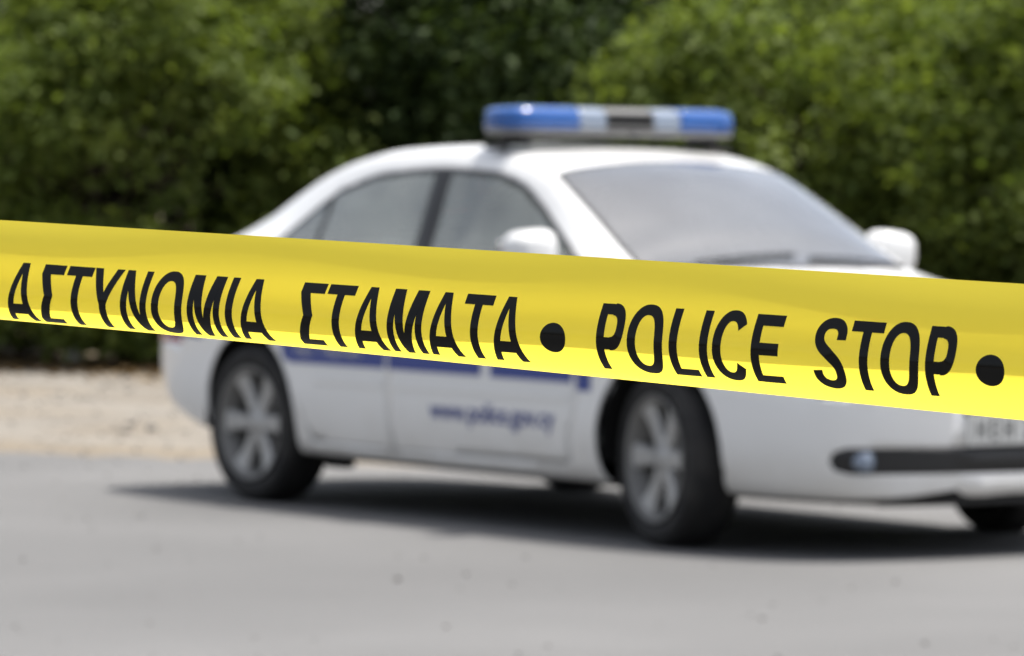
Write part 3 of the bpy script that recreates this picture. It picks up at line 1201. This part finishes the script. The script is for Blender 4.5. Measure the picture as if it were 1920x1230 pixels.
# --- interior
def rbox(name, c, s, m_, parent=car, bev=.03, rot=None):
    b2 = bmesh.new()
    add_box(b2, (0, 0, 0), s, rot)
    o = bm_obj(name, b2, parent, [m_])
    o.location = c
    return bevel_mod(o, bev, 3)


rbox("cabin_floor", (-.25, 0, .30), (2.3, 1.42, .05), inner, bev=.01)
rbox("dashboard", (.80, 0, .82), (.34, 1.30, .22), inner, bev=.06)
rbox("rear_parcel_shelf", (-1.55, 0, .955), (.42, 1.10, .03), inner, bev=.01)
for sx, ys in ((-.02, (-.37, .37)), (-.93, (-.36, .36))):
    for y in ys:
        st = empty("seat", (sx, y, .33))
        st.parent = car
        rbox("seat_base", (.10, 0, .12), (.50, .50, .16), seat_m, st, .05)
        rbox("seat_back", (-.20, 0, .42), (.14, .48, .62), seat_m, st, .05, Matrix.Rotation(-.28, 3, 'Y'))
        rbox("headrest", (-.325, 0, .80), (.09, .26, .17), seat_m, st, .04, Matrix.Rotation(-.2, 3, 'Y'))
bsw = bmesh.new()
ringp = [(0.19 * math.cos(t), 0.19 * math.sin(t)) for t in np.linspace(0, 2 * math.pi, 33)]
tube(bsw, [(0, a, c) for a, c in ringp], .014, 8, False)
add_box(bsw, (.02, 0, 0), (.03, .36, .05))
add_box(bsw, (.02, 0, -.08), (.03, .05, .18))
sw = bm_obj("steering_wheel", bsw, car, [black], True)
sw.location = (.50, -.37, .86)
sw.rotation_euler = (0, R(-25), 0)
rbox("inside_mirror", (.42, 0, 1.255), (.02, .22, .06), black, bev=.01)
# ---------------------------------------------------------------- hedge of shrubs and trees behind the verge
bark = mat("bark", rough=.95, spec=.1)
noise_color(bark, (.045, .035, .026), (.11, .09, .07), 9., coord='Object', bump=.8, bump_scale=30.)


def leaf_mat(name, c1, c2, trans):
    mt = mat(name, rough=.6, spec=.14)
    nt, b, out = nodes(mt)
    at = nt.nodes.new("ShaderNodeAttribute")
    at.attribute_name = "leaf_tint"
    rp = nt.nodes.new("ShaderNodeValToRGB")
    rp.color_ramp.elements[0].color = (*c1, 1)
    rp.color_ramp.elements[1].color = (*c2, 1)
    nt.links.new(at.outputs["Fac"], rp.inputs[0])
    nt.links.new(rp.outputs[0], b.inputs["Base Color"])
    tl = nt.nodes.new("ShaderNodeBsdfTranslucent")
    mc = nt.nodes.new("ShaderNodeMixRGB")
    mc.blend_type = 'MULTIPLY'
    mc.inputs[0].default_value = 1
    mc.inputs[2].default_value = (1.5, 1.55, .6, 1)
    nt.links.new(rp.outputs[0], mc.inputs[1])
    nt.links.new(mc.outputs[0], tl.inputs[0])
    mx = nt.nodes.new("ShaderNodeMixShader")
    mx.inputs[0].default_value = trans
    nt.links.new(b.outputs[0], mx.inputs[1])
    nt.links.new(tl.outputs[0], mx.inputs[2])
    nt.links.new(mx.outputs[0], out.inputs[0])
    return mt


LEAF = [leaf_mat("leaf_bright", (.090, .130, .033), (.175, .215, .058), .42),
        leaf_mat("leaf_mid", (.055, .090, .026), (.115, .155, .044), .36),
        leaf_mat("leaf_shaded", (.030, .050, .017), (.072, .104, .032), .30)]  # shade of the hedge gaps and foot is put into this leaf colour


def crown_mesh(rs, lobes, n_clump, per, leaf, clump_r):
    """leaves gathered in clumps on the outer shells of several lobes"""
    vol = np.array([l[3] * l[4] for l in lobes])
    cnt = np.maximum(4, (n_clump * vol / vol.sum())).astype(int)
    P, Nn, tint = [], [], []
    for (lx, ly, lz, rr, rz), n in zip(lobes, cnt):
        d = rs.normal(size=(n, 3))
        d /= np.linalg.norm(d, axis=1)[:, None]
        rad = rs.uniform(.62, 1.0, n) ** .6
        c = np.stack([lx + d[:, 0] * rr * rad, ly + d[:, 1] * rr * rad, lz + d[:, 2] * rz * rad], 1)
        c = c[c[:, 2] > .12]
        d = d[:len(c)] if len(d) == len(c) else (c - np.array([lx, ly, lz])) / np.array([rr, rr, rz])
        ct = rs.uniform(0, 1, len(c))
        q = rs.normal(size=(len(c), per, 3)) * clump_r * np.array([1, 1, .8])
        pts = c[:, None, :] + q * rs.uniform(.7, 1.25, (len(c), 1, 1))
        nn = d[:, None, :] * .55 + rs.normal(size=(len(c), per, 3)) * .5 + np.array([0, 0, .6])
        P.append(pts.reshape(-1, 3))
        Nn.append(nn.reshape(-1, 3))
        tint.append(np.clip(ct[:, None] * .7 + rs.uniform(-.15, .45, (len(c), per)), 0, 1).reshape(-1))
    P, Nn, tint = np.concatenate(P), np.concatenate(Nn), np.concatenate(tint)
    k = P[:, 2] > .05
    P, Nn, tint = P[k], Nn[k], tint[k]
    n = len(P)
    Nn /= np.linalg.norm(Nn, axis=1)[:, None]
    a = np.cross(Nn, rs.normal(size=(n, 3)))
    a /= np.linalg.norm(a, axis=1)[:, None]
    b_ = np.cross(Nn, a)
    L = leaf * rs.uniform(.65, 1.25, n)[:, None]
    Wd = L * rs.uniform(.5, .68, n)[:, None]
    fold = Nn * L * .10
    v = np.stack([P - a * L * .5, P + b_ * Wd * .5 + fold + a * L * .04, P + a * L * .5 - Nn * L * .08, P - b_ * Wd * .5 + fold + a * L * .04], 1).reshape(-1, 3)
    idx = np.arange(n)[:, None] * 4
    tri = np.concatenate([idx + np.array([0, 1, 2]), idx + np.array([0, 2, 3])], 1).reshape(-1, 3)
    me = bpy.data.meshes.new("crown")
    me.vertices.add(len(v))
    me.vertices.foreach_set("co", v.astype(np.float32).ravel())
    me.loops.add(len(tri) * 3)
    me.loops.foreach_set("vertex_index", tri.astype(np.int32).ravel())
    me.polygons.add(len(tri))
    me.polygons.foreach_set("loop_start", np.arange(0, len(tri) * 3, 3, dtype=np.int32))
    me.polygons.foreach_set("loop_total", np.full(len(tri), 3, dtype=np.int32))
    me.update(calc_edges=True)
    at = me.attributes.new("leaf_tint", 'FLOAT', 'POINT')
    at.data.foreach_set("value", np.repeat(tint, 4).astype(np.float32))
    return me


def plant(name, label, cat, group, x, back, lobes, n_clump, per, leaf, clump_r, kind, seed, trunk_h, trunk_r, stems=1):
    rs = np.random.RandomState(seed)
    y = hedge_y(x) + back
    root = empty(name, (x, y, 0))
    tag(root, label, cat, group)
    me = crown_mesh(rs, lobes, n_clump, per, leaf, clump_r)
    link("crown", me, root, [LEAF[kind]])
    b2 = bmesh.new()
    for s in range(stems):
        a = rs.uniform(0, 6.28)
        o = .12 * (stems > 1)
        base = np.array([math.cos(a) * o, math.sin(a) * o, -.05])
        top = np.array([math.cos(a) * o * 4, math.sin(a) * o * 4, trunk_h])
        P = [base + (top - base) * t + np.array([rs.normal() * .05, rs.normal() * .05, 0]) * (t > 0) for t in np.linspace(0, 1, 5)]
        tube(b2, P, [trunk_r * (1 - .55 * t) * (1.3 if t == 0 else 1) for t in np.linspace(0, 1, 5)], 9)
        for l in lobes:
            if rs.rand() < 1.2 / stems:
                q = np.array([l[0], l[1], l[2]])
                st = P[2 + rs.randint(0, 3)]
                md = st + (q - st) * .5 + np.array([0, 0, .12])
                tube(b2, [st, md, q], [trunk_r * .42, trunk_r * .3, trunk_r * .12], 7)
    bm_obj("trunk", b2, root, [bark], True)
    return root


def lobes_shrub(rs, R_, H_, n):
    """small lobes over a dome, with a looser skirt below"""
    zc = .40 * H_
    res = [(0, 0, zc, R_ * .70, H_ * .40)]
    for i in range(n):
        a = rs.uniform(0, 2 * math.pi)
        if i % 4 == 0:
            s = rs.uniform(.24, .34) * R_
            res.append((math.cos(a) * R_ * .70, math.sin(a) * R_ * .70, rs.uniform(.12, .36) * H_, s, s))
            continue
        e = math.asin(rs.uniform(-.05, .98))
        k = rs.uniform(.74, .86)
        s = rs.uniform(.22, .34) * R_
        res.append((R_ * k * math.cos(e) * math.cos(a), R_ * k * math.cos(e) * math.sin(a), zc + (H_ - zc) * k * math.sin(e), s, s * rs.uniform(.7, .95)))
    return res


def lobes_tree(rs, R_, z0, z1, n):
    zc, hz = (z0 + z1) / 2, (z1 - z0) / 2
    res = [(0, 0, zc + .2 * hz, R_ * .75, hz * .8)]
    for i in range(n):
        a = rs.uniform(0, 2 * math.pi)
        t = rs.uniform(-.9, .9)
        k = R_ * math.sqrt(max(.05, 1 - t * t * .75)) * .74
        s = rs.uniform(.28, .45) * R_
        res.append((math.cos(a) * k, math.sin(a) * k, max(zc + t * hz, z0 + s * .4), s, s * .85))
    return res


GRP = "shrubs and trees along the verge"
rs0 = np.random.RandomState(4)
SHR = [  # x, back, radius, height, kind, lobes, clumps, label
    (-2.55, .45, 1.50, 3.15, 0, 46, 1000, "light green leafy shrub behind the rear of the car, left of the dark gap"),
    (2.05, .95, 1.45, 2.95, 0, 46, 1000, "light green leafy shrub behind the windscreen, right of the light bar"),
    (4.0, .75, 1.65, 3.1, 0, 46, 1050, "yellowish green leafy shrub at the right edge of the view"),
    (-4.55, 1.3, 1.35, 3.0, 1, 40, 760, "mid green leafy shrub at the left edge of the view"),
    (-6.6, .7, 1.3, 3.2, 0, 22, 420, "leafy shrub just past the left edge of the view"),
    (-8.9, .8, 1.3, 3.4, 1, 22, 360, "leafy shrub well past the left edge of the view"),
    (6.4, .8, 1.35, 3.4, 1, 22, 420, "leafy shrub just past the right edge of the view"),
    (8.8, .8, 1.35, 3.2, 0, 22, 360, "leafy shrub well past the right edge of the view"),
]
for i, (x, back, r_, h_, kd, nl, nc, lab) in enumerate(SHR):
    plant("leafy_shrub", lab, "shrub", GRP, x, back, lobes_shrub(rs0, r_, h_, nl), nc, 34, .088, .115, kd, 100 + i, h_ * .5, .05, 4)
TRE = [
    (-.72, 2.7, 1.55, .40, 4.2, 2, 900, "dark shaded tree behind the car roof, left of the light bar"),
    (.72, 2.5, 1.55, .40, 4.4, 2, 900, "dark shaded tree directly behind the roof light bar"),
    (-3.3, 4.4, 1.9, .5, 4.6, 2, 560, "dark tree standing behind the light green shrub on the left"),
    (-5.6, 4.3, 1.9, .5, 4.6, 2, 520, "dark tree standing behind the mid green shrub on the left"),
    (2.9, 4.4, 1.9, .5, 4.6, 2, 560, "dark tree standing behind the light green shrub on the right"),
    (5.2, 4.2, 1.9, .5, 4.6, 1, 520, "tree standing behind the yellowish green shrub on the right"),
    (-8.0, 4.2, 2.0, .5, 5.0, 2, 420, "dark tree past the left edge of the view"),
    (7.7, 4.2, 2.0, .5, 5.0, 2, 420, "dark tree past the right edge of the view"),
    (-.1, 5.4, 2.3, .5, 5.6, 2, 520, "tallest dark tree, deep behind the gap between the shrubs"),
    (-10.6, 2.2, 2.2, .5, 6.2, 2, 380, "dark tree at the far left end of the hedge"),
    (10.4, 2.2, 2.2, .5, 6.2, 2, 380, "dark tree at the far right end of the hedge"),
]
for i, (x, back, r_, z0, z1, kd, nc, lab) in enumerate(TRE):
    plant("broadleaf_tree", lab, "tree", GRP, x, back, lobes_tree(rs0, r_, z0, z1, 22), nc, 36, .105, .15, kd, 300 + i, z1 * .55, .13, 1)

# low plants filling the foot of the hedge
ORD = "first second third fourth fifth sixth seventh eighth ninth tenth eleventh twelfth thirteenth fourteenth".split()
for i, x in enumerate(np.arange(-5.4, 5.6, .9)):
    xx_ = x + rs0.uniform(-.2, .2)
    h_ = rs0.uniform(.7, 1.15)
    rr_ = rs0.uniform(.45, .62)
    lb_ = [(0, 0, h_ * .5, rr_ * .8, h_ * .45)] + [(math.cos(a) * rr_ * .6, math.sin(a) * rr_ * .6, h_ * rs0.uniform(.35, .75), rr_ * .45, h_ * .28) for a in rs0.uniform(0, 6.28, 6)]
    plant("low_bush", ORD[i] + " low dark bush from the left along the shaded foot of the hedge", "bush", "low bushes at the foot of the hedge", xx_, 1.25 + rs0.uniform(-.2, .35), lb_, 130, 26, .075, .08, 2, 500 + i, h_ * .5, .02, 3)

# fallen leaves on the earth in front of the hedge
lit = mat("dead_leaves", rough=.9, spec=.2)
noise_color(lit, (.10, .06, .025), (.26, .18, .085), 7., coord='Object')
NL = 5200
lx = rs0.uniform(-8, 8, NL)
ly = np.array([hedge_y(x) for x in lx]) + rs0.normal(-.6, .75, NL)
V, F = [], []
for i in range(NL):
    a, s, t = rs0.uniform(0, 6.28), rs0.uniform(.025, .055), rs0.uniform(-.3, .3)
    c, s2 = math.cos(a) * s, math.sin(a) * s
    z = .004 + rs0.uniform(0, .02)
    k = len(V)
    V += [(lx[i] - c, ly[i] - s2, z), (lx[i] - s2 * .5, ly[i] + c * .5, z + s * .3), (lx[i] + c, ly[i] + s2, z + t * s), (lx[i] + s2 * .5, ly[i] - c * .5, z + s * .25)]
    F.append((k, k + 1, k + 2, k + 3))
o = mesh_obj("leaf_litter", V, F, None, [lit])
tag(o, "brown fallen leaves lying along the foot of the hedge", "leaf litter", kind="stuff")

# a small stone in front of the hedge and two pale scraps caught in the low bushes
stone = mat("pale_stone", rough=.9, spec=.2)
noise_color(stone, (.34, .33, .30), (.60, .59, .56), 5., coord='Object', bump=.5, bump_scale=18.)
b2 = bmesh.new()
bmesh.ops.create_icosphere(b2, subdivisions=3, radius=1)
for v in b2.verts:
    p = v.co
    k = 1 + .16 * math.sin(p.x * 3.1 + 1) * math.sin(p.y * 2.7 + 2) + .12 * math.sin(p.z * 4 + p.x * 2) + .05 * math.sin(p.x * 9) * math.sin(p.z * 8)
    v.co = Vector((p.x * .085 * k, p.y * .07 * k, p.z * .075 * k))
o = bm_obj("pale_stone", b2, None, [stone], True)
o.location = (-3.06, hedge_y(-3.06) + .05, .035)
tag(o, "small grey stone lying in front of the dark hedge foot at the left", "stone")
scrap_m = mat("pale_scrap", (.62, .63, .60), .6)
for i, (x, z, s_, lab) in enumerate([(-3.24, .232, .10, "larger pale crumpled scrap caught in the bushes just under the tape"), (-2.70, .215, .075, "smaller pale crumpled scrap caught in the bushes behind the car's tail")]):
    b2 = bmesh.new()
    bmesh.ops.create_icosphere(b2, subdivisions=3, radius=1)
    rs1 = np.random.RandomState(60 + i)
    ph = rs1.uniform(0, 6, 9)
    for v in b2.verts:
        p = v.co
        k = 1 + .28 * math.sin(p.x * 4 + ph[0] + 2 * p.z) * math.sin(p.y * 4 + ph[1]) + .2 * math.sin(p.z * 6 + ph[2] + p.y * 3) + .12 * math.sin(p.x * 11 + ph[3]) * math.sin(p.z * 10 + ph[4])
        v.co = Vector((p.x * s_ * 1.3 * k, p.y * s_ * .6 * k, p.z * s_ * .55 * k - p.x * s_ * .45))
    o = bm_obj("paper_scrap", b2, None, [scrap_m])
    o.location = (x, hedge_y(x) + .70, z)
    tag(o, lab, "scrap", "pale scraps in the bushes")

# trees on the near side of the road, behind the photographer (seen only as reflections)
for i, (x, y, r_, z1, lab) in enumerate([(-9.5, -17.0, 3.6, 8.5, "tall roadside tree behind the camera, to its left"), (-2.2, -18.2, 3.8, 9.5, "tall roadside tree directly behind the camera"), (5.6, -17.4, 3.6, 8.6, "tall roadside tree behind the camera, to its right"), (-17.5, -15.0, 3.8, 8.0, "tall roadside tree well to the left of the camera"), (13.5, -17.6, 3.8, 8.0, "tall roadside tree well to the right of the camera")]):
    plant("broadleaf_tree", lab, "tree", "trees on the near side of the road", x, y - hedge_y(x), lobes_tree(rs0, r_, .7, z1, 24), 420, 26, .26, .30, 2, 700 + i, z1 * .55, .2, 1)
